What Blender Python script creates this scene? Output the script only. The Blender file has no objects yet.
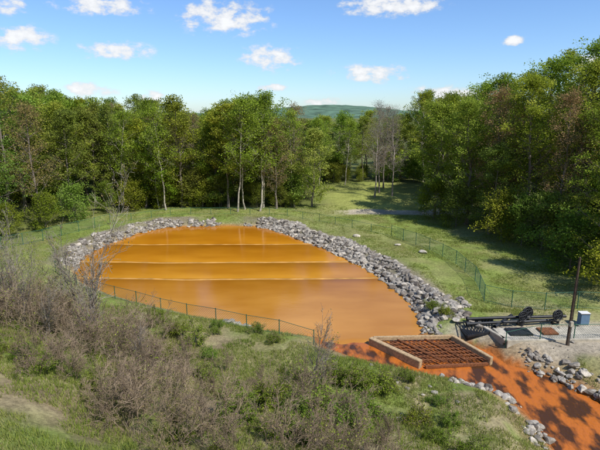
import bpy, math, numpy as np
from mathutils import Vector
rng=np.random.default_rng(7)
S=bpy.context.scene
COL=S.collection

# ------------------------------------------------------------ helpers
def vnoise(x,y,sc,seed=0):
    x=np.asarray(x,float)/sc; y=np.asarray(y,float)/sc
    xi=np.floor(x).astype(np.int64); yi=np.floor(y).astype(np.int64)
    fx=x-xi; fy=y-yi; fx=fx*fx*(3-2*fx); fy=fy*fy*(3-2*fy)
    def h(a,b):
        n=(a*374761393+b*668265263+seed*144665)&0x7fffffff
        n=((n^(n>>13))*1274126177)&0x7fffffff
        return ((n^(n>>16))&0xffff)/65535.0
    return (h(xi,yi)*(1-fx)+h(xi+1,yi)*fx)*(1-fy)+(h(xi,yi+1)*(1-fx)+h(xi+1,yi+1)*fx)*fy
def fbm(x,y,sc,seed=0):
    return .55*vnoise(x,y,sc,seed)+.3*vnoise(x,y,sc/2.3,seed+1)+.15*vnoise(x,y,sc/5,seed+2)
def sstep(a,b,x):
    t=np.clip((x-a)/(b-a),0,1); return t*t*(3-2*t)
def sdf(x,y,poly):
    x=np.asarray(x,float); y=np.asarray(y,float)
    d=np.full(x.shape,1e18); ins=np.zeros(x.shape,bool)
    n=len(poly)
    for i in range(n):
        ax,ay=poly[i]; bx,by=poly[(i+1)%n]
        ex,ey=bx-ax,by-ay
        t=np.clip(((x-ax)*ex+(y-ay)*ey)/(ex*ex+ey*ey),0,1)
        d=np.minimum(d,(x-ax-t*ex)**2+(y-ay-t*ey)**2)
        c=(ay>y)!=(by>y)
        if ey!=0: ins^= c & (x<(bx-ax)*(y-ay)/ey+ax)
    d=np.sqrt(d); return np.where(ins,-d,d)
def smooth_poly(p,it=2):
    for _ in range(it):
        q=[]
        for i in range(len(p)):
            a=p[i]; b=p[(i+1)%len(p)]
            q.append((a[0]*.75+b[0]*.25,a[1]*.75+b[1]*.25)); q.append((a[0]*.25+b[0]*.75,a[1]*.25+b[1]*.75))
        p=q
    return p

class MB:
    def __init__(s): s.v=[];s.f=[];s.n=0;s.m=[];s.t=[];s.sm=[]
    def add(s,V,F,mat=0,tint=None,smooth=False):
        V=np.asarray(V,float).reshape(-1,3); F=np.asarray(F,int)
        s.v.append(V); s.f.append(F+s.n); s.n+=len(V)
        s.m.append(np.full(len(F),mat)); 
        s.t.append(np.zeros(len(F)) if tint is None else np.broadcast_to(tint,(len(F),)))
        s.sm.append(np.full(len(F),smooth))
    def mesh(s,name,mats):
        V=np.concatenate(s.v); me=bpy.data.meshes.new(name)
        tot=sum(len(f) for f in s.f)
        ls=np.concatenate([np.full(len(f),f.shape[1]) for f in s.f])
        li=np.concatenate([f.ravel() for f in s.f])
        me.vertices.add(len(V)); me.vertices.foreach_set('co',V.ravel().astype(np.float32))
        me.loops.add(len(li)); me.loops.foreach_set('vertex_index',li.astype(np.int32))
        me.polygons.add(tot)
        st=np.concatenate([[0],np.cumsum(ls)[:-1]])
        me.polygons.foreach_set('loop_start',st.astype(np.int32))
        me.polygons.foreach_set('material_index',np.concatenate(s.m).astype(np.int32))
        me.polygons.foreach_set('use_smooth',np.concatenate(s.sm))
        me.update(calc_edges=True)
        a=me.attributes.new('tint','FLOAT','FACE'); a.data.foreach_set('value',np.concatenate(s.t).astype(np.float32))
        for m in mats: me.materials.append(m)
        me.validate()
        return me
def obj(name,me,parent=None,loc=(0,0,0),rz=0,sc=1.0):
    o=bpy.data.objects.new(name,me); COL.objects.link(o)
    o.location=loc; o.rotation_euler=(0,0,rz)
    o.scale=(sc,sc,sc) if not hasattr(sc,'__len__') else sc
    if parent: o.parent=parent
    return o
def empty(name): 
    o=bpy.data.objects.new(name,None); COL.objects.link(o); return o
def tubes(P0,P1,R0,R1,k=3):
    P0=np.asarray(P0,float).reshape(-1,3);P1=np.asarray(P1,float).reshape(-1,3)
    n=len(P0); R0=np.broadcast_to(R0,(n,)); R1=np.broadcast_to(R1,(n,))
    d=P1-P0; d/=np.linalg.norm(d,axis=1,keepdims=True)+1e-9
    hlp=np.where(np.abs(d[:,2:3])<.9,np.array([[0,0,1.]]),np.array([[1.,0,0]]))
    a=np.cross(d,hlp); a/=np.linalg.norm(a,axis=1,keepdims=True)+1e-9; b=np.cross(d,a)
    an=np.arange(k)*2*np.pi/k
    ring=np.cos(an)[None,:,None]*a[:,None]+np.sin(an)[None,:,None]*b[:,None]
    V=np.concatenate([P0[:,None]+R0[:,None,None]*ring,P1[:,None]+R1[:,None,None]*ring],1)
    i=np.arange(k); j=(i+1)%k
    f=np.stack([i,j,k+j,k+i],1)
    F=(f[None]+(np.arange(n)*2*k)[:,None,None]).reshape(-1,4)
    return V.reshape(-1,3),F
def leaves(C,size,asp=.6,up=.35,r=None):
    r=r or rng; n=len(C)
    N=r.normal(size=(n,3)); N[:,2]+=up*np.sign(N[:,2]+.6)*1.5; N/=np.linalg.norm(N,axis=1,keepdims=True)
    T=np.cross(N,r.normal(size=(n,3))); T/=np.linalg.norm(T,axis=1,keepdims=True)+1e-9
    B=np.cross(N,T); s=(size*r.uniform(.6,1.35,n))[:,None]
    V=np.stack([C-T*s*.5,C+B*s*.5*asp-N*s*.08,C+T*s*.5,C-B*s*.5*asp-N*s*.08],1)
    F=np.arange(n*4).reshape(n,4)
    return V.reshape(-1,3),F

# ------------------------------------------------------------ materials
def nmat(name):
    m=bpy.data.materials.new(name); m.use_nodes=True; nt=m.node_tree
    return m,nt,nt.nodes,nt.links,nt.nodes['Principled BSDF']
def simple(name,c,rough=.7,metal=0,nscale=4,var=.25,bump=0.0,spec=.3):
    m,nt,N,L,P=nmat(name)
    tc=N.new('ShaderNodeTexCoord'); n=N.new('ShaderNodeTexNoise'); n.inputs['Scale'].default_value=nscale; n.inputs['Detail'].default_value=4
    L.new(tc.outputs['Object'],n.inputs['Vector'])
    r=N.new('ShaderNodeValToRGB'); r.color_ramp.elements[0].position=.3; r.color_ramp.elements[1].position=.7
    r.color_ramp.elements[0].color=(c[0]*(1-var),c[1]*(1-var),c[2]*(1-var),1)
    r.color_ramp.elements[1].color=(min(1,c[0]*(1+var)),min(1,c[1]*(1+var)),min(1,c[2]*(1+var)),1)
    L.new(n.outputs['Fac'],r.inputs[0]); L.new(r.outputs[0],P.inputs['Base Color'])
    P.inputs['Roughness'].default_value=rough; P.inputs['Metallic'].default_value=metal; P.inputs['Specular IOR Level'].default_value=spec
    if bump:
        b=N.new('ShaderNodeBump'); b.inputs['Strength'].default_value=bump; b.inputs['Distance'].default_value=.05
        L.new(n.outputs['Fac'],b.inputs['Height']); L.new(b.outputs[0],P.inputs['Normal'])
    return m
def cheap(name,c):   # plain diffuse for twigs and wires
    m=bpy.data.materials.new(name); m.use_nodes=True; N=m.node_tree.nodes; L=m.node_tree.links; N.remove(N['Principled BSDF'])
    d=N.new('ShaderNodeBsdfDiffuse'); oi=N.new('ShaderNodeObjectInfo'); r=N.new('ShaderNodeValToRGB')
    r.color_ramp.elements[0].color=(*[v*.7 for v in c],1); r.color_ramp.elements[1].color=(*[v*1.25 for v in c],1)
    L.new(oi.outputs['Random'],r.inputs[0]); L.new(r.outputs[0],d.inputs[0]); L.new(d.outputs[0],N['Material Output'].inputs[0]); return m
def leafmat(name,cols,transl=.35,objcol=True):
    m,nt,N,L,P=nmat(name); N.remove(P)
    a=N.new('ShaderNodeAttribute'); a.attribute_name='tint'
    r=N.new('ShaderNodeValToRGB'); e=r.color_ramp.elements
    e[0].color=(*cols[0],1); e[1].color=(*cols[-1],1)
    for i,c in enumerate(cols[1:-1]):
        x=e.new((i+1)/(len(cols)-1)); x.color=(*c,1)
    L.new(a.outputs['Fac'],r.inputs[0])
    out=r.outputs[0]
    if objcol:
        oi=N.new('ShaderNodeObjectInfo'); mx=N.new('ShaderNodeMix'); mx.data_type='RGBA'; mx.blend_type='MULTIPLY'; mx.inputs[0].default_value=1
        L.new(out,mx.inputs[6]); L.new(oi.outputs['Color'],mx.inputs[7]); out=mx.outputs[2]
    d=N.new('ShaderNodeBsdfDiffuse'); L.new(out,d.inputs[0])
    t=N.new('ShaderNodeBsdfTranslucent'); L.new(out,t.inputs[0])
    ms=N.new('ShaderNodeMixShader'); ms.inputs[0].default_value=transl
    L.new(d.outputs[0],ms.inputs[1]); L.new(t.outputs[0],ms.inputs[2]); L.new(ms.outputs[0],N['Material Output'].inputs[0])
    return m
M_leaf=leafmat('spring_foliage',[(.13,.185,.022),(.23,.305,.034),(.33,.42,.05),(.45,.50,.085)],.42)
M_bud=leafmat('budding_foliage',[(.20,.16,.07),(.29,.24,.10),(.36,.26,.14),(.36,.34,.12)],.4)
M_grass=leafmat('grass_blades',[(.13,.20,.028),(.22,.28,.05),(.31,.33,.09),(.45,.38,.21)],.3,False)
M_bark=simple('grey_bark',(.20,.17,.14),.9,nscale=3,var=.35)
M_pale=simple('pale_bark',(.40,.36,.29),.85,nscale=2,var=.4)
M_twig=cheap('dry_twig',(.25,.19,.13))
M_btwig=cheap('bare_branch',(.27,.235,.20))
M_wood=simple('weathered_timber',(.42,.30,.17),.8,nscale=6,var=.3,bump=.3)
M_conc=simple('concrete',(.44,.40,.32),.85,nscale=2.5,var=.25,bump=.25)
M_rust=simple('rusty_iron',(.20,.075,.03),.8,nscale=8,var=.4,bump=.3)
M_green=simple('green_vinyl',(.035,.13,.085),.5,nscale=3,var=.15)
M_wire=cheap('green_wire',(.09,.17,.12))
M_black=simple('black_paint',(.02,.022,.026),.45,nscale=5,var=.3,spec=.4)
M_pole=simple('dark_pole_wood',(.09,.065,.05),.85,nscale=5,var=.4,bump=.3)
M_white=simple('white_paint',(.7,.7,.68),.5,nscale=5,var=.08)
M_blue=simple('faded_blue_plastic',(.12,.2,.3),.5,nscale=5,var=.1)
M_baffle=simple('stained_baffle',(.50,.27,.07),.6,nscale=.7,var=.35)
def rockmat(name,cols):
    m,nt,N,L,P=nmat(name)
    a=N.new('ShaderNodeAttribute'); a.attribute_name='tint'
    r=N.new('ShaderNodeValToRGB'); e=r.color_ramp.elements; e[0].color=(*cols[0],1); e[1].color=(*cols[-1],1)
    for i,c in enumerate(cols[1:-1]):
        x=e.new((i+1)/(len(cols)-1)); x.color=(*c,1)
    L.new(a.outputs['Fac'],r.inputs[0])
    tc=N.new('ShaderNodeTexCoord'); n=N.new('ShaderNodeTexNoise'); n.inputs['Scale'].default_value=3.5; n.inputs['Detail'].default_value=6
    L.new(tc.outputs['Object'],n.inputs['Vector'])
    mr=N.new('ShaderNodeMapRange'); mr.inputs['From Min'].default_value=.3; mr.inputs['From Max'].default_value=.7; mr.inputs['To Min'].default_value=.55; mr.inputs['To Max'].default_value=1.3
    L.new(n.outputs['Fac'],mr.inputs[0])
    mx=N.new('ShaderNodeVectorMath'); mx.operation='SCALE'; L.new(r.outputs[0],mx.inputs[0]); L.new(mr.outputs[0],mx.inputs['Scale'])
    L.new(mx.outputs[0],P.inputs['Base Color']); P.inputs['Roughness'].default_value=.85
    b=N.new('ShaderNodeBump'); b.inputs['Strength'].default_value=.5; b.inputs['Distance'].default_value=.08; L.new(n.outputs['Fac'],b.inputs['Height']); L.new(b.outputs[0],P.inputs['Normal'])
    return m
M_rock=rockmat('grey_rock',[(.12,.10,.08),(.25,.22,.18),(.35,.32,.27),(.52,.46,.37)])
M_brock=rockmat('pale_boulder',[(.45,.40,.30),(.6,.55,.45)])

# ------------------------------------------------------------ plan of the site (metres)
POND=smooth_poly([(-19.8,70.9),(-12,71.6),(-5.3,71),(-2.1,66.4),(2.0,60.8),(5.4,55),(7.7,50.5),(9.4,45),(10.2,41.1),(10.4,37.8),(9.8,35.3),(8.6,34.2),
 (6.1,33.9),(2.3,33.8),(-.8,34.8),(-4.9,36.4),(-9.5,38.4),(-14.6,41.2),(-18.8,43.6),(-22.2,46.4),(-24.8,50),(-25.9,54.2),(-26,58.5),(-24.6,63.3),(-22.4,68.2)],1)
CHAN=smooth_poly([(1.0,33.9),(2.6,31.9),(6.9,30.0),(10.4,28.8),(12.7,27.3),(13.7,25.2),(13.7,23.4),(13.8,22.1),(14.5,15),(16,6),(22,6),(21,15),(20.5,22),
 (18.9,26.0),(17.8,27.4),(16.4,29.2),(14.3,30.6),(13.9,32.6),(9.4,34.6),(3.5,35)],1)
def wz(y): return -.05-.065*np.clip(33-y,0,20)
def H(x,y,full=False):
    x=np.asarray(x,float); y=np.asarray(y,float)
    dP=sdf(x,y,POND); dC=sdf(x,y,CHAN)
    b=.85+.5*(fbm(x,y,9,3)-.5)+.18*(fbm(x,y,2.2,9)-.5)
    t=np.maximum(0,27-.5*np.clip(x,-30,16)-y)
    h=b+.35*t*t/(t+4)+.075*np.maximum(0,9-y)**2
    h+=.2*np.maximum(0,-7-x)*sstep(38,24,y)*np.minimum(1,60/np.maximum(1,-x))
    h+=.9*(fbm(x,y,6,21)-.5)*sstep(34,26,y)
    h+=.05*np.clip(x-26,0,60)+.02*np.clip(y-85,0,100)
    h+=.035*np.clip(y-76,0,30)*sstep(0,8,x)*sstep(32,24,x)
    h+= .03*np.clip(-34-x,0,60)
    jit=.35*(vnoise(x,y,1.3,5)-.5)
    h=np.minimum(h,np.maximum(-1.3,-.02+.42*(dP+jit)))
    h=np.minimum(h,np.maximum(wz(y)-.5,wz(y)+.0+.5*(dC+jit)))
    r=np.hypot(x,y)
    h=np.where(r>300,h*np.exp(-(r-300)/300),h)
    return (h,dP,dC) if full else h
def Hs(x,y): return float(H(np.array([x]),np.array([y]))[0])

# ------------------------------------------------------------ ground sheet
def axis(lo,hi,st,far):
    a=list(np.arange(lo,hi+1e-6,st)); d=st
    r=[];x=hi
    while x<far: d*=1.22; x+=d; r.append(x)
    l=[];x=lo;d=st
    while x>-far: d*=1.22; x-=d; l.append(x)
    return np.array(l[::-1]+a+r)
gx=axis(-48,48,.4,5000); gy=axis(4,112,.4,5000)
X,Y=np.meshgrid(gx,gy)
Z,dP,dC=H(X.ravel(),Y.ravel(),True)
x=X.ravel(); y=Y.ravel()
V=np.stack([x,y,Z],1)
nx,ny=len(gx),len(gy)
I=np.arange((ny-1)*(nx-1)); r_=I//(nx-1); c_=I%(nx-1); a=r_*nx+c_
F=np.stack([a,a+1,a+nx+1,a+nx],1)
gb=MB(); gb.add(V,F,0,smooth=True)
def mixc(c,d,w): return c*(1-w[:,None])+np.array(d)[None]*w[:,None]
C=np.tile(np.array([.19,.24,.055]),(len(x),1))
dry=sstep(.45,.68,fbm(x,y,6,31)); C=mixc(C,(.34,.30,.15),dry*.75*sstep(45,34,y)+dry*.35)
C=mixc(C,(.27,.26,.10),sstep(.5,.7,fbm(x,y,2.5,91))*.6*sstep(36,40,y))
C=mixc(C,(.24,.18,.11),sstep(.40,.60,fbm(x,y,3,41))*.85*sstep(36,30,y)*sstep(6,-8,x)*sstep(15,20,y+.4*x+6))      # leaf litter under brush
C=mixc(C,(.36,.29,.17),sstep(.44,.56,fbm(x,y,2.2,47))*.85*sstep(36,30,y)*sstep(2,6,x))
C=mixc(C,(.31,.33,.09),sstep(3,7,x)*sstep(40,36,x)*sstep(72,78,y)*sstep(106,100,y)*.85)  # bright clearing
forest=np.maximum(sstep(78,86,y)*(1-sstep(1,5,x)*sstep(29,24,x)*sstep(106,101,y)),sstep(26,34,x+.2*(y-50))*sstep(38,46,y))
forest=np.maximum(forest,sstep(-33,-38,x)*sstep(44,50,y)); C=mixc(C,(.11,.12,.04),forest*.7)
pathd=np.abs(y-(77.0+.12*(x-12)+.8*np.sin(x/5))); C=mixc(C,(.42,.36,.28),sstep(2.3,1.3,pathd+.7*(vnoise(x,y,1.5,8)-.5))*sstep(4,9,x)*sstep(30,24,x)*.9)
grav=sstep(10,12.5,x)*sstep(28.4,30,y-.1*(x-15))*sstep(36.0,34.5,y+.5*vnoise(x,y,2,2))*sstep(.2,.6,dC)*sstep(.5,1,dP)
C=mixc(C,(.42,.36,.27),grav*.95)
bank=sstep(4.2,2.6,dP)*sstep(-12,-6,x-.0*y)*sstep(36,39,y); bank=np.maximum(bank,sstep(3.8,2.4,dP)*sstep(-14,-18,x)*sstep(49,52,y))
C=mixc(C,(.24,.20,.15),bank*.8)
C=mixc(C,(.36,.28,.16),sstep(1.3,.5,dP)*.6)
C=mixc(C,(.40,.16,.03),sstep(.35,.05,dP)*.9)
C=mixc(C,(.36,.25,.13),sstep(2.2,.8,dC+1.0*(vnoise(x,y,1.5,77)-.5))*.8*sstep(33.5,32.5,y))
C=mixc(C,(.36,.12,.03),sstep(.6,.1,dC+.6*(vnoise(x,y,.9,78)-.5)))
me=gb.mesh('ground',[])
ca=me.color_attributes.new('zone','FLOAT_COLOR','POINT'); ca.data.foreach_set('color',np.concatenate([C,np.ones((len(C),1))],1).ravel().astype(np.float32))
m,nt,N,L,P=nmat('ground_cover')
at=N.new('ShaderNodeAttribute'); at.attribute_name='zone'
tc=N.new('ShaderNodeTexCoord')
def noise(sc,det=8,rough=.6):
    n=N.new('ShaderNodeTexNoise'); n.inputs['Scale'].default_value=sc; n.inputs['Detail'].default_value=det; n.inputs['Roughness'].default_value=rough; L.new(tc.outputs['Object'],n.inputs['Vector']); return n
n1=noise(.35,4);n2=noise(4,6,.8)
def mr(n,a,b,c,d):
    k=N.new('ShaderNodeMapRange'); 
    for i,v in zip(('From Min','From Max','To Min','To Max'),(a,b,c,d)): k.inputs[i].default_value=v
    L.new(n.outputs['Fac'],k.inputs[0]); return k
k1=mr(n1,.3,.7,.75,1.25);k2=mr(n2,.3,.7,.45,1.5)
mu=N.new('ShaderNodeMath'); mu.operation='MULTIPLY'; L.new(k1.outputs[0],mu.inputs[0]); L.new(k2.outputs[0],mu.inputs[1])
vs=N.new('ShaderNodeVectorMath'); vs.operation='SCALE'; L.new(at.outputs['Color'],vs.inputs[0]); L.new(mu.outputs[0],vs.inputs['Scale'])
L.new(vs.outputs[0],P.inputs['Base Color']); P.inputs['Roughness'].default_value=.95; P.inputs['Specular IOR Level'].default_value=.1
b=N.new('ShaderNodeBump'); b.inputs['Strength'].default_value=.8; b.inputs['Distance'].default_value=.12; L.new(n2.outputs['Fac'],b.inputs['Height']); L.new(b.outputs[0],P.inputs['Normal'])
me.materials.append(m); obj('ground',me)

# ------------------------------------------------------------ water
def watermat(name,c0,c1,rough,scale,bumps,bdist,stretch=(1,1,1),spec=.5,lo=.35,hi=.68,cells=None):
    m,nt,N,L,P=nmat(name)
    tc=N.new('ShaderNodeTexCoord'); mp=N.new('ShaderNodeMapping'); mp.inputs['Scale'].default_value=stretch; L.new(tc.outputs['Object'],mp.inputs[0])
    n=N.new('ShaderNodeTexNoise'); n.inputs['Scale'].default_value=scale; n.inputs['Detail'].default_value=5; L.new(mp.outputs[0],n.inputs['Vector'])
    r=N.new('ShaderNodeValToRGB'); r.color_ramp.elements[0].position=lo; r.color_ramp.elements[1].position=hi
    r.color_ramp.elements[0].color=(*c0,1); r.color_ramp.elements[1].color=(*c1,1)
    L.new(n.outputs['Fac'],r.inputs[0]); out=r.outputs[0]
    if cells:      # base colour multiplied along Y, stepping from one settling cell to the next
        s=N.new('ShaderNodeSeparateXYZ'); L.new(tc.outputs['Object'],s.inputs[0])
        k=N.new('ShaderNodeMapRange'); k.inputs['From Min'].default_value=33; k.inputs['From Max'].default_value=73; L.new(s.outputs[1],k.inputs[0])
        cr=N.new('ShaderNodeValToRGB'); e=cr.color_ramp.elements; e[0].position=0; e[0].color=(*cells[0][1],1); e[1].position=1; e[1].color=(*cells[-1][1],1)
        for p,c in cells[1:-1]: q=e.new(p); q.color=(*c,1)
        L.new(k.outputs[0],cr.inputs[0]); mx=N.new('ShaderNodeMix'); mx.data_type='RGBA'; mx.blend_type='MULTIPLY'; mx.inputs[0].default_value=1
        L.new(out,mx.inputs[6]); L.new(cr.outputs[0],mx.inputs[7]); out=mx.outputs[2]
    L.new(out,P.inputs['Base Color'])
    P.inputs['Roughness'].default_value=rough; P.inputs['Specular IOR Level'].default_value=spec; P.inputs['IOR'].default_value=1.33
    w=N.new('ShaderNodeTexNoise'); w.inputs['Scale'].default_value=bumps; w.inputs['Detail'].default_value=3; L.new(mp.outputs[0],w.inputs['Vector'])
    b=N.new('ShaderNodeBump'); b.inputs['Strength'].default_value=.5; b.inputs['Distance'].default_value=bdist; L.new(w.outputs['Fac'],b.inputs['Height']); L.new(b.outputs[0],P.inputs['Normal'])
    return m
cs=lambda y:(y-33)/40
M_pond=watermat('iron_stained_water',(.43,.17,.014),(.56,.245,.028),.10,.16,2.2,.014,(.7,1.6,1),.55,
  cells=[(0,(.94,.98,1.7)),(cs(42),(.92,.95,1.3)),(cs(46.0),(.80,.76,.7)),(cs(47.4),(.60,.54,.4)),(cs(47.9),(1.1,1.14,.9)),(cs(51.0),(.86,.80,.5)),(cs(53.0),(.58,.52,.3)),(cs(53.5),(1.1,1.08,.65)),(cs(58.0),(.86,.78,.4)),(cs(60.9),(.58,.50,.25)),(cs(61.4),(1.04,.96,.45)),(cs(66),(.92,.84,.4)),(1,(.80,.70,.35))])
M_str=watermat('iron_stained_stream',(.07,.03,.013),(.44,.13,.022),.15,1.3,5,.12,(1.0,.5,1),.55,.42,.57)
def sheet(name,poly,grow,zf,mat,step=1.0):
    px=np.array(poly); lo=px.min(0)-grow; hi=px.max(0)+grow
    xs=np.arange(lo[0],hi[0]+step,step); ys=np.arange(lo[1],hi[1]+step,step)
    X,Y=np.meshgrid(xs,ys); nx=len(xs)
    xr=X.ravel(); yr=Y.ravel(); d=sdf(xr,yr,poly)
    I=np.arange((len(ys)-1)*(nx-1)); a=(I//(nx-1))*nx+I%(nx-1)
    F=np.stack([a,a+1,a+nx+1,a+nx],1)
    F=F[(d[F]<grow).all(1)]
    used=np.unique(F); rem=np.full(len(xr),-1); rem[used]=np.arange(len(used))
    V=np.stack([xr[used],yr[used],zf(xr[used],yr[used])],1)
    b=MB(); b.add(V,rem[F],0,smooth=True); return obj(name,b.mesh(name,[mat]))
sheet('pond_water',POND,1.4,lambda x,y:-.2*sstep(.0,1.3,sdf(x,y,POND)+.5*(vnoise(x,y,.8,4)-.5))*sstep(36.5,35,y)*sstep(-1,1,x),M_pond,.25)
sheet('stream_water',CHAN,.7,lambda x,y:wz(y)-.02+.05*(vnoise(x,y,.9,8)-.5)*sstep(33.5,32,y)-.15*sstep(34.2,34.8,y),M_str,.2)
# baffle curtains across the pond
for yb,sag,wd in ((61.2,.3,.6),(53.6,.5,1.0),(48.1,.7,.9)):
    xs=np.linspace(-32,16,600); ins=xs[sdf(xs,np.full(600,yb),POND)<.3]
    xs=np.linspace(ins.min(),ins.max(),90); u=(xs-xs[0])/(xs[-1]-xs[0])
    yc=yb-sag*4*u*(1-u)+.35*(vnoise(xs,xs*0,4,int(yb))-.5)
    b=MB(); rows=[(-.2*wd,-.3),(-.17*wd,.012),(-.05*wd,.03),(.08*wd,.028),(.17*wd,.012),(.2*wd,-.3)]
    V=np.array([[(xx,yy+dy,dz+.014*math.sin(i*.9)) for dy,dz in rows] for i,(xx,yy) in enumerate(zip(xs,yc))]).reshape(-1,3)
    nr=len(rows); F=[(i*nr+j,(i+1)*nr+j,(i+1)*nr+j+1,i*nr+j+1) for i in range(89) for j in range(nr-1)]
    b.add(V,F,0,smooth=True); obj('baffle_curtain',b.mesh('baffle_curtain',[M_baffle]))

# ------------------------------------------------------------ rocks
import bmesh
bm=bmesh.new(); bmesh.ops.create_icosphere(bm,subdivisions=2,radius=1); ICO=np.array([v.co[:] for v in bm.verts]); ICF=np.array([[v.index for v in f.verts] for f in bm.faces]); bm.free()
def rock_variants(n,seed):
    r=np.random.default_rng(seed); out=[]
    for _ in range(n):
        v=ICO.copy()
        for k in range(9):                                    # chop with random planes -> angular stone
            d=r.normal(size=3); d/=np.linalg.norm(d); off=r.uniform(.5,.85); p=v@d
            v-=np.maximum(0,p-off)[:,None]*d
        v*=1+.05*r.normal(size=(len(v),1)); v*=np.array([r.uniform(.8,1.35),r.uniform(.65,1.1),r.uniform(.45,.8)]); out.append(v)
    return out
RV=rock_variants(14,3)
def rocks(name,pts,smin,smax,mat,pile=.25,seed=1):
    r=np.random.default_rng(seed); b=MB(); z=H(pts[:,0],pts[:,1])
    for (px,py),zz in zip(pts,z):
        s=smin+(smax-smin)*r.random()**2.6; v=RV[r.integers(14)]; a=r.uniform(0,6.28); c,sn=math.cos(a),math.sin(a)
        q=v*s; tl=r.normal()*.35; q=q@np.array([[1,0,0],[0,math.cos(tl),-math.sin(tl)],[0,math.sin(tl),math.cos(tl)]])
        q=q@np.array([[c,sn,0],[-sn,c,0],[0,0,1]])
        b.add(q+np.array([px,py,max(zz,-.2) + s*r.uniform(-.2,pile)+.03 if zz>-.25 else zz+.45*s]),ICF,0,tint=float(np.clip(r.normal(.5,.28),0,1)))
    return obj(name,b.mesh(name,[mat]))
def scatter(n,x0,x1,y0,y1,cond,seed):
    r=np.random.default_rng(seed); xs=r.uniform(x0,x1,n); ys=r.uniform(y0,y1,n)
    k=cond(xs,ys); return np.stack([xs[k],ys[k]],1)
wid=lambda x,y:2.9+1.8*(vnoise(x,y,3,6)-.5)+.8*(vnoise(x,y,.7,66)-.5)
rocks('riprap_rocks',scatter(19000,-8,17,36,73,lambda x,y:(lambda d:(d>-.2)&(d<wid(x,y))&(x>-6.5)&(vnoise(x,y,1.1,12)>.12))(sdf(x,y,POND)),1),.13,.52,M_rock)
rocks('riprap_rocks',scatter(11000,-31,-13,46,76,lambda x,y:(lambda d:(d>-.15)&(d<wid(x,y)-.8)&((y>50)|(x<-26))&(vnoise(x,y,1.1,12)>.2))(sdf(x,y,POND))&(y-50>-.2*(x+25)),2),.12,.44,M_rock)
rocks('riprap_rocks',scatter(500,8,16,33.6,40,lambda x,y:(sdf(x,y,POND)>.1)&(sdf(x,y,POND)<4.5)&(sdf(x,y,CHAN)>.4)&(x<14.5)&(y>34.4)&(vnoise(x,y,1.3,2)>.35),9),.1,.45,M_rock)
rocks('riprap_rocks',scatter(5000,-22,-5,70,75,lambda x,y:(lambda d:(d>.05)&(d<.9)&(vnoise(x,y,1.6,19)>.66))(sdf(x,y,POND)),29),.08,.24,M_rock)
rocks('stream_bank_rocks',scatter(3400,9,24,20,33,lambda x,y:(lambda d:(d>-.1)&(d<1.5)&(vnoise(x,y,1.1,33)>.32)&((x>15.6)|((y<28.5)&(vnoise(x,y,2,3)>.3))))(sdf(x,y,CHAN)),4),.07,.40,M_rock)
rocks('scattered_rocks',scatter(260,-4,21,22,37,lambda x,y:(sdf(x,y,CHAN)>.8)&(sdf(x,y,POND)>.4)&(x>3),6),.05,.28,M_rock)
for i,(px,py,s) in enumerate([(7.6,62.2,.45),(12.2,57.8,.36),(14.4,54,.48),(11.7,37.5,.7),(12.4,35.4,.45),(-27.5,62,.5)]):
    b=MB(); b.add(RV[i]*np.array([s*1.3,s,s*.9]),ICF,0,tint=.3+.1*i,smooth=False); obj('boulder',b.mesh('boulder',[M_brock if i<3 else M_rock]),loc=(px,py,Hs(px,py)+.25*s),rz=i)

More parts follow.
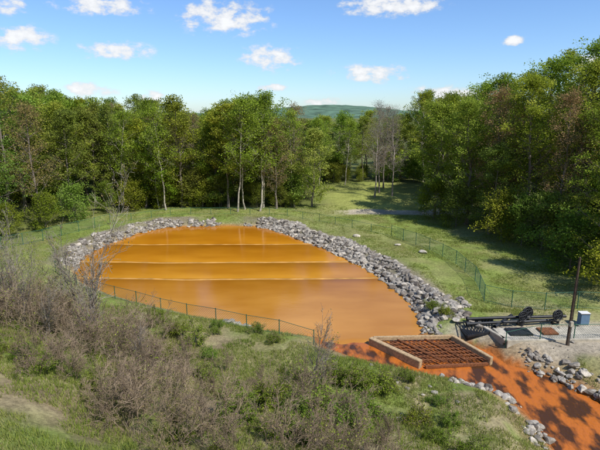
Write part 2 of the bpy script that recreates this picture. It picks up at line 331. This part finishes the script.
# ------------------------------------------------------------ trees
def tree(name,seed,h,R,cb,nl,lpc,lsize,bark,leafm,r0=.2,dens=1.0,lean=.03,up=(10,60),clr=1.0,sub=4):
    r=np.random.default_rng(seed); b=MB()
    n=12; tz=np.linspace(0,h*.96,n); ln=r.normal(size=2)*lean*h
    wob=np.cumsum(r.normal(size=(n,2))*.012*h,0); wob-=wob[0]
    T=np.stack([ln[0]*(tz/h)**1.5+wob[:,0]*.6,ln[1]*(tz/h)**1.5+wob[:,1]*.6,tz],1)
    R_=r0*(1-.93*(tz/h/.96))**.8; R_[0]*=1.35
    V,F=tubes(T[:-1],T[1:],R_[:-1],R_[1:],8); b.add(V,F,0,smooth=True)
    def tp(z):
        return np.array([np.interp(z,tz,T[:,0]),np.interp(z,tz,T[:,1]),z])
    P0=[];P1=[];A=[];B=[];cl=[]
    def seg(p,q,ra,rb): P0.append(p);P1.append(q);A.append(ra);B.append(rb)
    for i in range(nl):
        f=(i+r.uniform(0,.9))/nl; z=h*(cb+(.97-cb)*f); az=i*2.399+r.normal()*.5
        prof=math.sin(math.pi*min(1,(f*.78+.22)))**.75
        Ln=R*prof*r.uniform(.6,1.25)+.5; el=math.radians(up[0]+(up[1]-up[0])*f+r.normal()*9)
        p=tp(z); rl=max(.025,np.interp(z,tz,R_)*.5); K=5
        d=np.array([math.cos(az)*math.cos(el),math.sin(az)*math.cos(el),math.sin(el)])
        for k in range(K):
            d=d+r.normal(size=3)*.13+np.array([0,0,.07]); d/=np.linalg.norm(d); q=p+d*Ln/K
            ra=rl*(1-.8*k/K); rb=rl*(1-.8*(k+1)/K); seg(p,q,ra,rb)
            if k>=1:
                for s in range(2 if k<K-1 else sub-1):
                    e=d*.6+r.normal(size=3)*.55+np.array([0,0,.12]); e/=np.linalg.norm(e); l2=(.22*Ln+.5)*r.uniform(.6,1.3)
                    mid=q+e*l2*.5+r.normal(size=3)*.08; tip=mid+(e+r.normal(size=3)*.25)*l2*.5
                    seg(q,mid,rb*.6,rb*.4); seg(mid,tip,rb*.4,.008)
                    if r.random()<dens: cl.append(tip)
                    if r.random()<.5*dens: cl.append(mid)
                    for _ in range(3 if lpc<10 else 1):
                        seg(mid,mid+r.normal(size=3)*.5+np.array([0,0,.2]),rb*.3,.006)
            p=q
    V,F=tubes(P0,P1,A,B,4 if lpc<10 else 3); b.add(V,F,0,smooth=True)
    if lpc:
        cl.append(T[-1]); cl=np.array(cl); nc=len(cl)
        cr=r.uniform(.35,.95,nc)*clr; ct=np.clip(r.normal(.5,.2,nc),0,1)
        cnt=np.maximum(3,(lpc*(cr/clr/.65)**2*r.uniform(.5,1.2,nc)).astype(int)); idx=np.repeat(np.arange(nc),cnt)
        off=r.normal(size=(len(idx),3)); off/=np.linalg.norm(off,axis=1,keepdims=True); off*=(r.random(len(idx))**.45)[:,None]; off[:,2]*=.65
        Cn=cl[idx]+off*cr[idx][:,None]*1.15
        V,F=leaves(Cn,lsize,.65,.4,r); b.add(V,F,1,tint=np.clip(ct[idx]+r.normal(0,.13,len(idx)),0,1))
    return b.mesh(name,[bark,leafm])
FT=[tree('broadleaf_a',11,17,3.9,.28,26,27,.27,M_bark,M_leaf,.2),
    tree('broadleaf_b',12,18,3.3,.2,28,26,.27,M_bark,M_leaf,.22),
    tree('broadleaf_c',13,16,4.4,.32,24,28,.28,M_bark,M_leaf,.2),
    tree('broadleaf_d',14,19,3.5,.38,24,25,.26,M_pale,M_leaf,.17),
    tree('broadleaf_e',15,15,3.6,.1,27,26,.27,M_bark,M_leaf,.18)]
NT=[tree('near_tree_a',21,22,5.6,.16,38,30,.25,M_bark,M_leaf,.3,clr=1.1),
    tree('near_tree_b',22,21,5.0,.08,40,30,.24,M_bark,M_leaf,.28,clr=1.05),
    tree('near_tree_c',23,23,5.2,.28,34,24,.25,M_bark,M_leaf,.3)]
BT=[tree('budding_a',31,18,3.6,.25,30,9,.2,M_bark,M_bud,.2,up=(30,65)),
    tree('budding_b',32,20,4.2,.2,34,15,.2,M_bark,M_bud,.22,up=(30,65))]
PT=[tree('pale_tree_a',41,17,3.2,.34,22,20,.24,M_pale,M_leaf,.15,dens=.95,lean=.06,up=(25,65)),
    tree('pale_tree_b',42,17,3.2,.30,22,19,.24,M_pale,M_leaf,.14,dens=.95,lean=.09,up=(25,65))]
UB=[tree('understory_a',51,4.5,2.1,.05,18,22,.22,M_bark,M_leaf,.07,clr=.9),
    tree('understory_b',52,6.5,2.4,.08,20,22,.22,M_bark,M_leaf,.08,clr=.9)]
r=np.random.default_rng(5)
def put(name,me,x,y,h,base,parent=None,col=None,rz=None):
    s=h/base; o=obj(name,me,parent,(x,y,Hs(x,y)-.1),r.uniform(0,6.28) if rz is None else rz,(s*r.uniform(.92,1.15),s*r.uniform(.92,1.15),s))
    if col is None:
        g=r.uniform(.66,1.12); col=(g*r.uniform(.8,1.22),g,g*r.uniform(.7,1.6))
    o.color=(*col,1); return o
FH=(17,18,16,19,15)
forest_e=empty('forest')
def free(x,y):  # open ground
    if 2.5<x<24 and y<103: return False
    if x>22 and y<84: return False
    return True
for row,(yy,st) in enumerate([(82.5,4.2),(87,4.3),(92,4.8),(98,5.2),(106,5.0),(112,5.4),(119,6),(130,7)]):
    wx=yy*.70+8; xx=-wx
    while xx<wx:
        x_=xx+r.uniform(-1.4,1.4); y_=yy+r.uniform(-1.8,1.8)
        if free(x_,y_):
            k=r.integers(5); hh=FH[k]*r.uniform(.76,1.04)
            if x_<-.45*yy: hh*=1.08
            azd=math.degrees(math.atan2(x_,y_))
            if -3<azd<13: hh=min(hh,15.4-(yy-83)*.04)*r.uniform(.86,1.02)
            if r.random()<.10: put('budding_tree',BT[r.integers(2)],x_,y_,hh,18,forest_e,(1.1,1.05,1))
            else: put('broadleaf_tree',FT[k],x_,y_,hh,FH[k],forest_e)
        xx+=st
for i in range(125):   # understory along the far wood edge
    y_=r.uniform(81.5,112); x_=r.uniform(-62,40)
    if i>70: x_=r.uniform(2,27); y_=r.uniform(103,112)
    if i>90: x_=r.uniform(-32,2); y_=r.uniform(81.5,88)
    if free(x_,y_): put('understory_tree',UB[i%2],x_,y_,r.uniform(2.0,5.5),(4.5,6.5)[i%2],forest_e)
# pale slender trees standing in front of the wood
for x_,y_,h_,k in [(-22.6,79.5,16.5,0),(-24,80.5,13,1),(-10.4,78.6,18,0),(-9.4,80.6,16,1),(-6.7,79,18,1),(-30.5,81,16,1),(-1,83,16,0),(9.5,101,13,0),(4,98,14,0)]:
    put('pale_barked_tree',PT[k],x_,y_,h_,17,None,(1.0,1.05,1.0))
# bare trees by the clearing
for x_,y_,h_ in [(14.0,89,15.5),(15.5,93,17),(17.5,90,16),(17,97,16)]:
    put('bare_tree',tree('bare_tree_%d'%int(x_*2),int(x_*7),18,3.4,.25,34,2 if x_>16 else 1,.16,M_btwig,M_bud,.16,up=(40,70)),x_,y_,h_,18)
# right-hand trees
R_T=[(21.5,75,17,3),(23.5,79,18,4),(24.5,69,17.5,0),(27,66,19,5),(28.5,71,20.5,2),(25.8,63.5,12,4),(30,62,20,1),(33,66,22,0),(31.5,57,18,5),(34,59,21,0),(36.5,62,23.5,2),(36,53,18.5,1),
     (39,57,21.5,0),(34,48,16.5,1),(39,49,18.5,2),(29.5,43.5,13.5,1),(33,42,14,0),(37,43.5,16,1),(42,52,19.5,1),(44,60,22,0),(33,73,21,1),(38,70,23,2),(29,80,20,0),(34,82,20,1),(45,69,22,0),(47,50,19,1)]
for i,(x_,y_,h_,k) in enumerate(R_T):
    g=(.82,.98,1.12,.92)[i%4]
    if k<3: put('broadleaf_tree',NT[k],x_,y_,h_,(22,21,23)[k],None,(g*(1.1,.92,1.0)[i%3],g,g*(1,.9,1.2)[i%3]))
    else: put('budding_tree' if k==5 else 'broadleaf_tree',BT[1] if k==5 else FT[k-3],x_,y_,h_,20 if k==5 else FH[k-3],None,(1.15,1.0,1.0) if k==5 else None)
for x_,y_,h_ in [(26,60,5),(29,55.5,6),(31,50.5,6),(28,47.5,5),(33,45,6),(22.5,67.5,5),(20.5,72,4.5),(30.5,53,5),(34,51,7),(27.5,57.5,5.5),(28,40.5,4)]:
    put('understory_tree',UB[int(x_)%2],x_,y_,h_,(4.5,6.5)[int(x_)%2])
# left-hand trees
for x_,y_,h_,k in [(-41,61,19,0),(-46,58,20,1),(-38,68,17,5),(-43,70,20,2),(-40,54,15,5),(-46,51,18,0),(-35.5,74,16,3),(-49,66,21,1),(-44.5,76,19,4),(-39,77,17,0),(-52,74,20,2)]:
    if k<3: put('broadleaf_tree',NT[k],x_,y_,h_,(22,21,23)[k])
    else: put('budding_tree' if k==5 else 'broadleaf_tree',BT[1] if k==5 else FT[k-3],x_,y_,h_,20 if k==5 else FH[k-3],None,(1.1,1.1,.9) if k==5 else None)
for x_,y_,h_ in [(-36,66,4),(-34,71,4.5),(-37.5,60,4),(-39,56,4.5),(-31.5,77,4.5),(-28,79,4)]:
    put('understory_tree',UB[int(-x_)%2],x_,y_,h_,(4.5,6.5)[int(-x_)%2])

# ------------------------------------------------------------ brush
def shrub(name,seed,h,nst,spread,lf=0,lsize=.06,leafm=None,depth=3,tr=.022,K0=4,bark=None,br=(1,3),side=.55,fl=(.35,.6)):
    r=np.random.default_rng(seed); P0=[];P1=[];A=[];B=[];tips=[]
    def grow(p,d,L,ra,lev):
        K=K0 if lev==0 else 4
        for k in range(K):
            d=d+r.normal(size=3)*(.16 if K==4 else .09)+np.array([0,0,.05]); d/=np.linalg.norm(d); q=p+d*L/K; rb=ra*(.83 if K==4 else .88)
            P0.append(p);P1.append(q);A.append(ra);B.append(rb)
            if lev<depth and (k>0 or lev>0):
                for _ in range(r.integers(*br)):
                    e=d+r.normal(size=3)*side; e/=np.linalg.norm(e)
                    LL=L*r.uniform(*fl) if K==4 else (L*(1-k/K)*.32+.35)
                    grow(q,e,LL,rb*.6,lev+1)
            elif lev==depth: tips.append(q)
            p=q; ra=rb
    for s in range(nst):
        a=r.uniform(0,6.28); el=r.uniform(.1,1)*spread
        d=np.array([math.cos(a)*el,math.sin(a)*el,1.]); d/=np.linalg.norm(d)
        grow(np.array([math.cos(a)*.2,math.sin(a)*.2,-.1])*min(1,nst-1),d,h*r.uniform(.55,.95),tr,0)
    b=MB(); V,F=tubes(P0,P1,np.maximum(A,.0065),np.maximum(B,.0055),3); b.add(V,F,0)
    if lf:
        t=np.array(tips); idx=r.integers(0,len(t),lf); Cn=t[idx]+r.normal(size=(lf,3))*.09
        V,F=leaves(Cn,lsize,.6,.3,r); b.add(V,F,1,tint=r.random(lf))
    return b.mesh(name,[bark or M_twig,leafm or M_leaf])
SB=[shrub('bare_shrub_a',61,2.4,5,.7,200,.08,M_bud),shrub('bare_shrub_b',62,2.0,6,.9,0),shrub('bare_shrub_c',63,3.0,4,.5,350,.08,M_leaf),shrub('bare_shrub_d',64,1.7,7,1.0,250,.07,M_leaf)]
LB=[shrub('leafy_bush_a',71,1.3,9,.9,3400,.10,M_leaf,tr=.014),shrub('leafy_bush_b',72,1.0,9,1.1,2600,.09,M_leaf,tr=.012)]
SP=[shrub('sapling_a',81,9,1,.08,350,.09,M_bud,tr=.07,depth=2,K0=16,side=.5,bark=M_btwig),shrub('sapling_b',82,6.5,2,.1,250,.08,M_bud,tr=.05,depth=2,K0=13,side=.45,bark=M_btwig),
    shrub('sapling_c',83,7.5,2,.15,600,.09,M_leaf,tr=.055,depth=2,K0=15,side=.5,bark=M_btwig)]
thick=empty('brush_thicket')
n=0
while n<130:
    x_=r.uniform(-27,3); y_=r.uniform(13,37)
    dcen=abs(y_-(21.9-.53*(x_+6)))
    if dcen>5.0+1.0*r.random() or (x_>-3 and r.random()<.6): continue
    if sdf(np.array([x_]),np.array([y_]),POND)[0]<3.5: continue
    k=r.integers(4); s=r.uniform(.55,1.15)
    o=obj('bare_shrub',SB[k],thick,(x_,y_,Hs(x_,y_)),r.uniform(0,6.28),s); o.color=(1,1,1,1); n+=1
for x_,y_,k,s in [(-13.4,28,0,1.4),(-14.6,29.5,1,1.7),(-16.6,31,2,1.0),(-12,26,1,1.0),(-19.5,32,1,1.3),(.8,25.2,1,1.15),(1.3,26,1,.85),(-21,35,2,.9),(-9,24,1,.75),(-17.5,27,1,1.3),(-12.9,27.4,1,1.6),(-18.2,29,2,1.15),(-20.3,31,0,1.0),(-16,26,2,.9),(-22,33,1,1.2),(-14,24.5,1,.9)]:
    o=obj('bare_sapling',SP[k],None,(x_,y_,Hs(x_,y_)),r.uniform(0,6.28),(s*.8,s*.8,s))
lb=[(1.5,21.5,1.3),(3.2,21.8,1.2),(2.4,20,1.2),(4.5,25.5,1.0),(5.2,25.8,.8),(3.5,26,.9),(-7.5,31,.9),(-9,32,.8),(-2,31.5,.6),(6,22,.9),(0,19,1.1),(-11,34,.8),(8,24.5,.5),(11.5,38.5,.8),(12,36.5,.7),(-3,20,1),(-1.5,22.5,1.0),(22,26,.8)]
for i in range(75):
    x_=r.uniform(-24,9); y_=r.uniform(15,34)
    if sdf(np.array([x_]),np.array([y_]),CHAN)[0]>2.8 and sdf(np.array([x_]),np.array([y_]),POND)[0]>2 and not (x_>0 and y_>27): lb.append((x_,y_,r.uniform(.2,.75)))
for x_,y_,s in lb:
    o=obj('leafy_bush',LB[r.integers(2)],None,(x_,y_,Hs(x_,y_)),r.uniform(0,6.28),s); g=r.uniform(.6,.95); o.color=(g*r.uniform(.75,1.1),g,g,1)

# ------------------------------------------------------------ grass
def grass(name,n,x0,x1,y0,y1,hh,w,seed,cond=None):
    r=np.random.default_rng(seed); xs=r.uniform(x0,x1,n); ys=r.uniform(y0,y1,n)
    z,dp,dc=H(xs,ys,True); k=(dp>.5)&(dc>.7)&(vnoise(xs,ys,1.4,15)+.3*vnoise(xs,ys,.5,16)>.45)
    g=(xs>10)&(ys>29.5)&(ys<36.5); k&=~g
    if cond is not None: k&=cond(xs,ys,dp,dc)
    xs,ys,z=xs[k],ys[k],z[k]; m=len(xs)
    xs=np.repeat(xs,4)+r.normal(0,.08,m*4); ys=np.repeat(ys,4)+r.normal(0,.08,m*4); z=np.repeat(z,4)
    a=r.uniform(0,6.28,m*4); ht=hh*r.uniform(.4,1.3,m*4); t=np.repeat(np.clip(.12+.8*fbm(xs[::4],ys[::4],4,31)+r.normal(0,.17,m),0,1),4)
    P=np.stack([xs,ys,z-.03],1); s=np.stack([np.cos(a),np.sin(a),0*a],1)*w*.5; l=np.stack([r.normal(0,.35,m*4)*ht,r.normal(0,.35,m*4)*ht,ht],1)
    V=np.stack([P-s,P+s,P+l],1).reshape(-1,3); b=MB(); b.add(V,np.arange(len(V)).reshape(-1,3),0,tint=t); return obj(name,b.mesh(name,[M_grass]))
grass('meadow_grass',80000,-27,19,13,38,.24,.035,1)
grass('bank_grass',40000,8,34,34,80,.16,.05,2,lambda x,y,dp,dc:(dp>3.2)&(vnoise(x,y,3,9)>.3)&(y<75))
grass('bank_grass',20000,-40,8,36,82,.2,.06,3,lambda x,y,dp,dc:((dp>3.0)|(y<44)|(y>71)))

# ------------------------------------------------------------ fences
def fence(name,pts,h=1.5,sp=2.6,wires=True):
    par=empty(name); P=np.array(pts,float); seg=np.hypot(*np.diff(P,axis=0).T); cum=np.concatenate([[0],np.cumsum(seg)]); Lt=cum[-1]
    n=max(2,int(Lt/sp)+1); s=np.linspace(0,Lt,n)
    def at(s): 
        x=np.interp(s,cum,P[:,0]); y=np.interp(s,cum,P[:,1]); return np.stack([x,y,np.maximum(H(x,y),.1)],1)
    Q=at(s); up=np.array([0,0,1.])
    b=MB(); V,F=tubes(Q-up*.2,Q+up*(h+.06),.035,.035,8); b.add(V,F,0,smooth=True); obj('posts',b.mesh('posts',[M_green]),par)
    b=MB(); V,F=tubes((Q+up*h)[:-1],(Q+up*h)[1:],.02,.02,6); b.add(V,F,0,smooth=True)
    V,F=tubes((Q+up*.12)[:-1],(Q+up*.12)[1:],.012,.012,4); b.add(V,F,0); obj('rails',b.mesh('rails',[M_green]),par)
    if wires:
        g=.18; a=np.arange(0,Lt-h*1.0,g)
        def post(s,f):
            x=np.interp(s,cum,P[:,0]); y=np.interp(s,cum,P[:,1])
            z=np.interp(s,np.linspace(0,Lt,n),Q[:,2]); return np.stack([x,y,z+f],1)
        b=MB()
        for f0,f1 in ((.1,h-.05),(h-.05,.1)):
            V,F=tubes(post(a,f0),post(a+h*.8,f1),.0055,.0055,3); b.add(V,F,0)
        obj('chain_link',b.mesh('chain_link',[M_wire]),par)
    return par
fence('chain_link_fence',[(12.3,62.5),(15.5,55),(17,50.3),(17.2,44.5),(16,38.9),(19.3,37.9),(26,37.6)])
fence('chain_link_fence',[(-25.4,47.5),(-21.8,43.8),(-15,39.6),(-9.8,36.9),(-5,34.8),(-1,33.1),(1.0,32.2)],1.15)
fence('chain_link_fence',[(-42,47),(-36,55),(-32,62),(-28,69)],1.5)
fence('chain_link_fence',[(-28,69),(-21,75),(-12,76.5),(-3,75.8),(3,71),(8,66),(12.3,62.5)],1.1,3,False)
fence('chain_link_fence',[(14.9,31.9),(18.5,32.1),(25,32.4)],1.25,2.1)

# ------------------------------------------------------------ outlet structures
def box(name,c,size,mat,parent,rz=0,bev=.03,rot=None):
    bm=bmesh.new(); bmesh.ops.create_cube(bm,size=1); bmesh.ops.scale(bm,vec=size,verts=bm.verts)
    bmesh.ops.bevel(bm,geom=bm.edges[:],offset=bev,segments=2,affect='EDGES')
    me=bpy.data.meshes.new(name); bm.to_mesh(me); bm.free(); me.materials.append(mat)
    o=obj(name,me,parent,c,rz); 
    if rot: o.rotation_euler=rot
    return o
def beam(name,p,q,w,h,mat,parent):
    p=Vector(p);q=Vector(q);d=q-p
    o=box(name,(p+q)/2,(d.length,w,h),mat,parent); o.rotation_euler=(0,-math.asin(d.z/d.length),math.atan2(d.y,d.x)); return o
W=empty('timber_weir')
A_=(5.3,33.3);B_=(8.35,30.1);C_=(13.4,30.5);D_=(11.6,33.6)
beam('side_wall_left',(A_[0],A_[1],.12),(B_[0],B_[1],-.04),.40,.7,M_wood,W)
beam('side_wall_right',(D_[0],D_[1],.14),(C_[0],C_[1],-.02),.3,.7,M_wood,W)
beam('back_beam',(A_[0]+.3,A_[1]+.32,.2),(D_[0]+.1,D_[1]+.3,.2),.26,.3,M_wood,W)
beam('front_sill',(B_[0]+.3,B_[1]-.05,-.16),(C_[0]-.25,C_[1]-.05,-.16),.22,.22,M_rust,W)
b=MB(); p0=[];p1=[]
Aa,Bb,Cc,Dd=[np.array([*q,0.]) for q in (A_,B_,C_,D_)]
for i in range(1,18):
    u=i/18; a=Aa*(1-u)+Dd*u; c=Bb*(1-u)+Cc*u; p0.append(a+[0,-.05,.14]); p1.append(c+[0,.1,.03])
for i in range(1,7):
    u=i/7; a=Aa*(1-u)+Bb*u; c=Dd*(1-u)+Cc*u; p0.append(a+[.2,0,.16-.1*u]); p1.append(c+[-.2,0,.16-.1*u])
V,F=tubes(p0,p1,.04,.04,6); b.add(V,F,0,smooth=True); obj('trash_rack_bars',b.mesh('trash_rack_bars',[M_rust]),W)
for u in (.33,.66):
    a=Aa*(1-u)+Dd*u; c=Bb*(1-u)+Cc*u; beam('cross_tie',a+[0,0,.22],c+[0,0,.1],.14,.12,M_rust,W)
CP=empty('concrete_outlet')
box('slab',(19.6,33.2,.75),(9.6,2.0,.3),M_conc,CP,rz=.03)
box('front_wall',(19.8,32.05,.35),(9.7,.26,1.2),M_conc,CP,rz=.03)
box('end_wall',(14.6,33.3,.4),(.26,2.2,1.0),M_conc,CP,rz=.35)
box('access_hatch',(16.4,33.2,.97),(1.7,1.2,.12),M_black,CP,rz=.03)
box('access_hatch_2',(18.6,33.3,.97),(1.2,1.1,.12),M_rust,CP,rz=.03)
# low steel grating over the intake chamber beside the weir
GR=empty('intake_grating')
beam('frame_front',(12.5,33.1,.62),(14.5,33.6,.72),.1,.22,M_black,GR); beam('frame_back',(12.3,35.0,.78),(15.4,35.6,.86),.1,.22,M_black,GR)
b=MB(); p0=[];p1=[]
for i in range(12):
    u=i/11; p0.append((12.5+2.0*u,33.15+.5*u,.66+.1*u)); p1.append((12.3+3.1*u,34.95+.6*u,.80+.08*u))
V,F=tubes(p0,p1,.04,.04,6); b.add(V,F,0,smooth=True); obj('bars',b.mesh('bars',[M_black]),GR)
box('pit_lining',(13.6,34.35,.35),(2.2,1.5,.5),M_black,GR,rz=.2)
PI=empty('discharge_pipes')
for i,(a,c) in enumerate([((12.9,34.5,.98),(16.8,34.5,1.2)),((13.2,35.3,1.05),(17.4,35.2,1.25)),((16.9,34.7,1.05),(20.0,34.9,1.15)),((14.9,34.0,.98),(17.0,35.9,1.1)),((17.8,35.6,1.05),(21.2,35.6,1.15))]):
    b=MB(); V,F=tubes([a],[c],.12,.12,16); b.add(V,F,0,smooth=True); V,F=tubes([a],[np.array(a)*.97+np.array(c)*.03],.18,.18,16); b.add(V,F,0); obj('pipe_%d'%(i+1),b.mesh('pipe',[M_black]),PI)
def torus(mb,R,r_,c,ax,mat=0):
    k=28; an=np.arange(k)*2*np.pi/k; ax=np.array(ax,float); ax/=np.linalg.norm(ax); u=np.cross(ax,[0,0,1.]); u/=np.linalg.norm(u); v=np.cross(ax,u)
    P=np.array(c)+R*(np.cos(an)[:,None]*u+np.sin(an)[:,None]*v); V,F=tubes(P,np.roll(P,-1,0),r_,r_,6); mb.add(V,F,mat,smooth=True); return P
for x_,y_,R in [(17.3,34.6,.38),(17.9,35.1,.46),(20.0,34.6,.44)]:
    b=MB(); z=.9; c=np.array([x_,y_,z+R+.3]); ax=(.35,-1,.15); P=torus(b,R,.05,c,ax)
    torus(b,R*.6,.03,c,ax)
    V,F=tubes(np.tile(c,(6,1)),P[::5][:6],.035,.03,6); b.add(V,F,0,smooth=True)
    V,F=tubes([c+[0,0,0],[x_,y_+.3,z+.1],[x_,y_+.3,z-.1]],[[x_,y_+.35,z+R+.3],[x_,y_+.35,z+R+.4],[x_,y_+.3,z+.12]],[.09,.12,.3],[.09,.12,.3],12); b.add(V,F,0,smooth=True)
    q=np.array([[math.cos(t)*R*.85,0,math.sin(t)*R*.85] for t in np.linspace(0,2*math.pi,20,endpoint=False)])+c+[0.03,.12,0]
    b.add(np.vstack([q,q+[0,.06,0]]),[(i,(i+1)%20,20+(i+1)%20,20+i) for i in range(20)],0); b.add(q,[list(range(20))],0)
    obj('valve_handwheel',b.mesh('valve_handwheel',[M_black]))
U=empty('utility_pole'); b=MB(); px,py=19.0,31.3; pz=Hs(px,py)
V,F=tubes([(px,py,pz-.5),(px+.03,py,pz+2.9)],[(px+.03,py,pz+2.9),(px+.07,py,pz+6.5)],[.10,.085],[.085,.07],12); b.add(V,F,0,smooth=True)
V,F=tubes([(px+.07,py,pz+6.5)],[(px+.07,py,pz+6.56)],[.07],[.02],12); b.add(V,F,0); obj('shaft',b.mesh('shaft',[M_pole]),U)
box('meter_box',(px,py-.2,pz+1.7),(.24,.18,.4),M_conc,U); b=MB(); V,F=tubes([(px+.08,py-.12,pz)],[(px+.11,py-.09,pz+5)],.022,.022,8); b.add(V,F,0); obj('conduit',b.mesh('conduit',[M_black]),U)
CB=empty('control_box'); box('cabinet',(22.0,34.6,1.4),(.7,.5,.9),M_blue,CB); box('lid',(22.0,34.6,1.88),(.8,.6,.06),M_white,CB); box('plinth',(22.0,34.6,.88),(.9,.6,.14),M_conc,CB)

# ------------------------------------------------------------ distant hills
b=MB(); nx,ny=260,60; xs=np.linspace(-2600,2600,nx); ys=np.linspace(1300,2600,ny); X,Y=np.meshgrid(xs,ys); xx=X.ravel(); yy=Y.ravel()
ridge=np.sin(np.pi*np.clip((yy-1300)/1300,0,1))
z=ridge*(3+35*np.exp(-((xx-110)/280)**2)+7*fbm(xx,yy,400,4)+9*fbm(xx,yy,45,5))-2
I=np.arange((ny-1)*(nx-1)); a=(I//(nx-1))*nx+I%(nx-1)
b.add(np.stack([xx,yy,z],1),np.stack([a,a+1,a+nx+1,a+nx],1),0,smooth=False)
obj('distant_hill',b.mesh('distant_hill',[simple('haze_tinted_forest',(.09,.155,.095),1,nscale=.03,var=.5)]))  # aerial haze is put into the base colour as a blue-green tint

# ------------------------------------------------------------ light, sky
sd=Vector((.68,-.62,1.15)).normalized(); el=math.asin(sd.z); az=math.atan2(sd.x,sd.y)
sl=bpy.data.lights.new('sun','SUN'); sl.energy=5.0; sl.angle=math.radians(.5); sl.color=(1,.955,.88)
so=bpy.data.objects.new('sun',sl); COL.objects.link(so); so.rotation_euler=sd.to_track_quat('Z','Y').to_euler()
w=bpy.data.worlds.new('World'); S.world=w; w.use_nodes=True; nt=w.node_tree; N=nt.nodes; L=nt.links
try: w.cycles.sampling_method='NONE'
except Exception as e: print(e)
bg=N['Background']; bg.inputs[1].default_value=.14
sk=N.new('ShaderNodeTexSky'); sk.sky_type='NISHITA'; sk.sun_disc=False; sk.sun_elevation=el; sk.sun_rotation=az; sk.air_density=1.0; sk.dust_density=.3; sk.ozone_density=3
def math_(op,a,b=None,c=None):
    n=N.new('ShaderNodeMath'); n.operation=op
    for i,v in enumerate((a,b,c)):
        if v is None: continue
        if isinstance(v,(int,float)): n.inputs[i].default_value=v
        else: L.new(v,n.inputs[i])
    return n.outputs[0]
tc=N.new('ShaderNodeTexCoord'); sp=N.new('ShaderNodeSeparateXYZ'); L.new(tc.outputs['Generated'],sp.inputs[0])
azn=math_('MULTIPLY',math_('ARCTAN2',sp.outputs[0],sp.outputs[1]),57.2958); eln=math_('MULTIPLY',math_('ARCSINE',sp.outputs[2]),57.2958)
cv=N.new('ShaderNodeCombineXYZ'); L.new(azn,cv.inputs[0]); L.new(eln,cv.inputs[1])
clouds=[(-8.3,10,5.4,2.0),(-3.4,5.9,3.8,1.5),(-20,6.3,4.0,1.1),(-28.7,7.0,3.0,1.4),(8.3,4.2,4.8,1.1),(16.5,1.9,4.4,1.1),(22.9,7.1,1.2,.6),(9.9,11.2,6,1.3),(-29.6,9.9,2.2,.9),(-21,10.6,5,1.0),(30.5,4.4,2.6,1.4),
 (-22.9,2.3,3.0,.9),(-16.8,1.6,2.0,.7),(2.5,1.1,2.4,.6),(-3.2,2.7,2.0,.5),(50,9,10,3),(-50,9,10,3),(-5,26,16,4)]
ns=N.new('ShaderNodeTexNoise'); ns.inputs['Scale'].default_value=.52; ns.inputs['Detail'].default_value=8; ns.inputs['Roughness'].default_value=.6
mp=N.new('ShaderNodeMapping'); mp.inputs['Scale'].default_value=(1,1.7,1); L.new(cv.outputs[0],mp.inputs[0]); L.new(mp.outputs[0],ns.inputs['Vector'])
dm=None
for a,e,ww,hh in clouds:
    q=N.new('ShaderNodeVectorMath'); q.operation='MULTIPLY_ADD'; L.new(cv.outputs[0],q.inputs[0]); q.inputs[1].default_value=(1/ww,1/hh,0); q.inputs[2].default_value=(-a/ww,-e/hh,0)
    l=N.new('ShaderNodeVectorMath'); l.operation='LENGTH'; L.new(q.outputs[0],l.inputs[0])
    dm=l.outputs['Value'] if dm is None else math_('MINIMUM',dm,l.outputs['Value'])
mxo=math_('MINIMUM',math_('SUBTRACT',1,dm),.6)
dens=math_('ADD',mxo,math_('MULTIPLY',math_('SUBTRACT',ns.outputs['Fac'],.49),3.0))
rp=N.new('ShaderNodeMapRange'); rp.interpolation_type='SMOOTHSTEP'; rp.inputs['From Min'].default_value=-.02; rp.inputs['From Max'].default_value=.72; L.new(dens,rp.inputs[0])
mc=N.new('ShaderNodeMapRange'); mc.interpolation_type='SMOOTHSTEP'; mc.inputs['From Min'].default_value=-.3; mc.inputs['From Max'].default_value=.2; L.new(mxo,mc.inputs[0])
cm=math_('MULTIPLY',math_('MULTIPLY',rp.outputs[0],mc.outputs[0]),.95)
cr=N.new('ShaderNodeMapRange'); cr.inputs['From Min'].default_value=.1; cr.inputs['From Max'].default_value=1.0; cr.inputs['To Min'].default_value=5.2; cr.inputs['To Max'].default_value=7.1; L.new(dens,cr.inputs[0])
cc=N.new('ShaderNodeCombineXYZ'); L.new(cr.outputs[0],cc.inputs[0]); L.new(math_('MULTIPLY',cr.outputs[0],1.01),cc.inputs[1]); L.new(math_('MULTIPLY',cr.outputs[0],1.03),cc.inputs[2])
tn=N.new('ShaderNodeVectorMath'); tn.operation='MULTIPLY'; L.new(sk.outputs[0],tn.inputs[0]); tn.inputs[1].default_value=(.78,.95,1.20)
mix=N.new('ShaderNodeMix'); mix.data_type='RGBA'; L.new(cm,mix.inputs[0]); L.new(tn.outputs[0],mix.inputs[6]); L.new(cc.outputs[0],mix.inputs[7]); L.new(mix.outputs[2],bg.inputs[0])

cam=bpy.data.cameras.new('camera'); cam.lens=28.8; cam.sensor_width=36; cam.clip_end=12000; cam.clip_start=.1
co=bpy.data.objects.new('camera',cam); COL.objects.link(co); co.location=(0,0,17); co.rotation_euler=(math.radians(90-13.25),0,0); S.camera=co
S.view_settings.view_transform='Standard'; S.view_settings.look='None'; S.view_settings.exposure=0
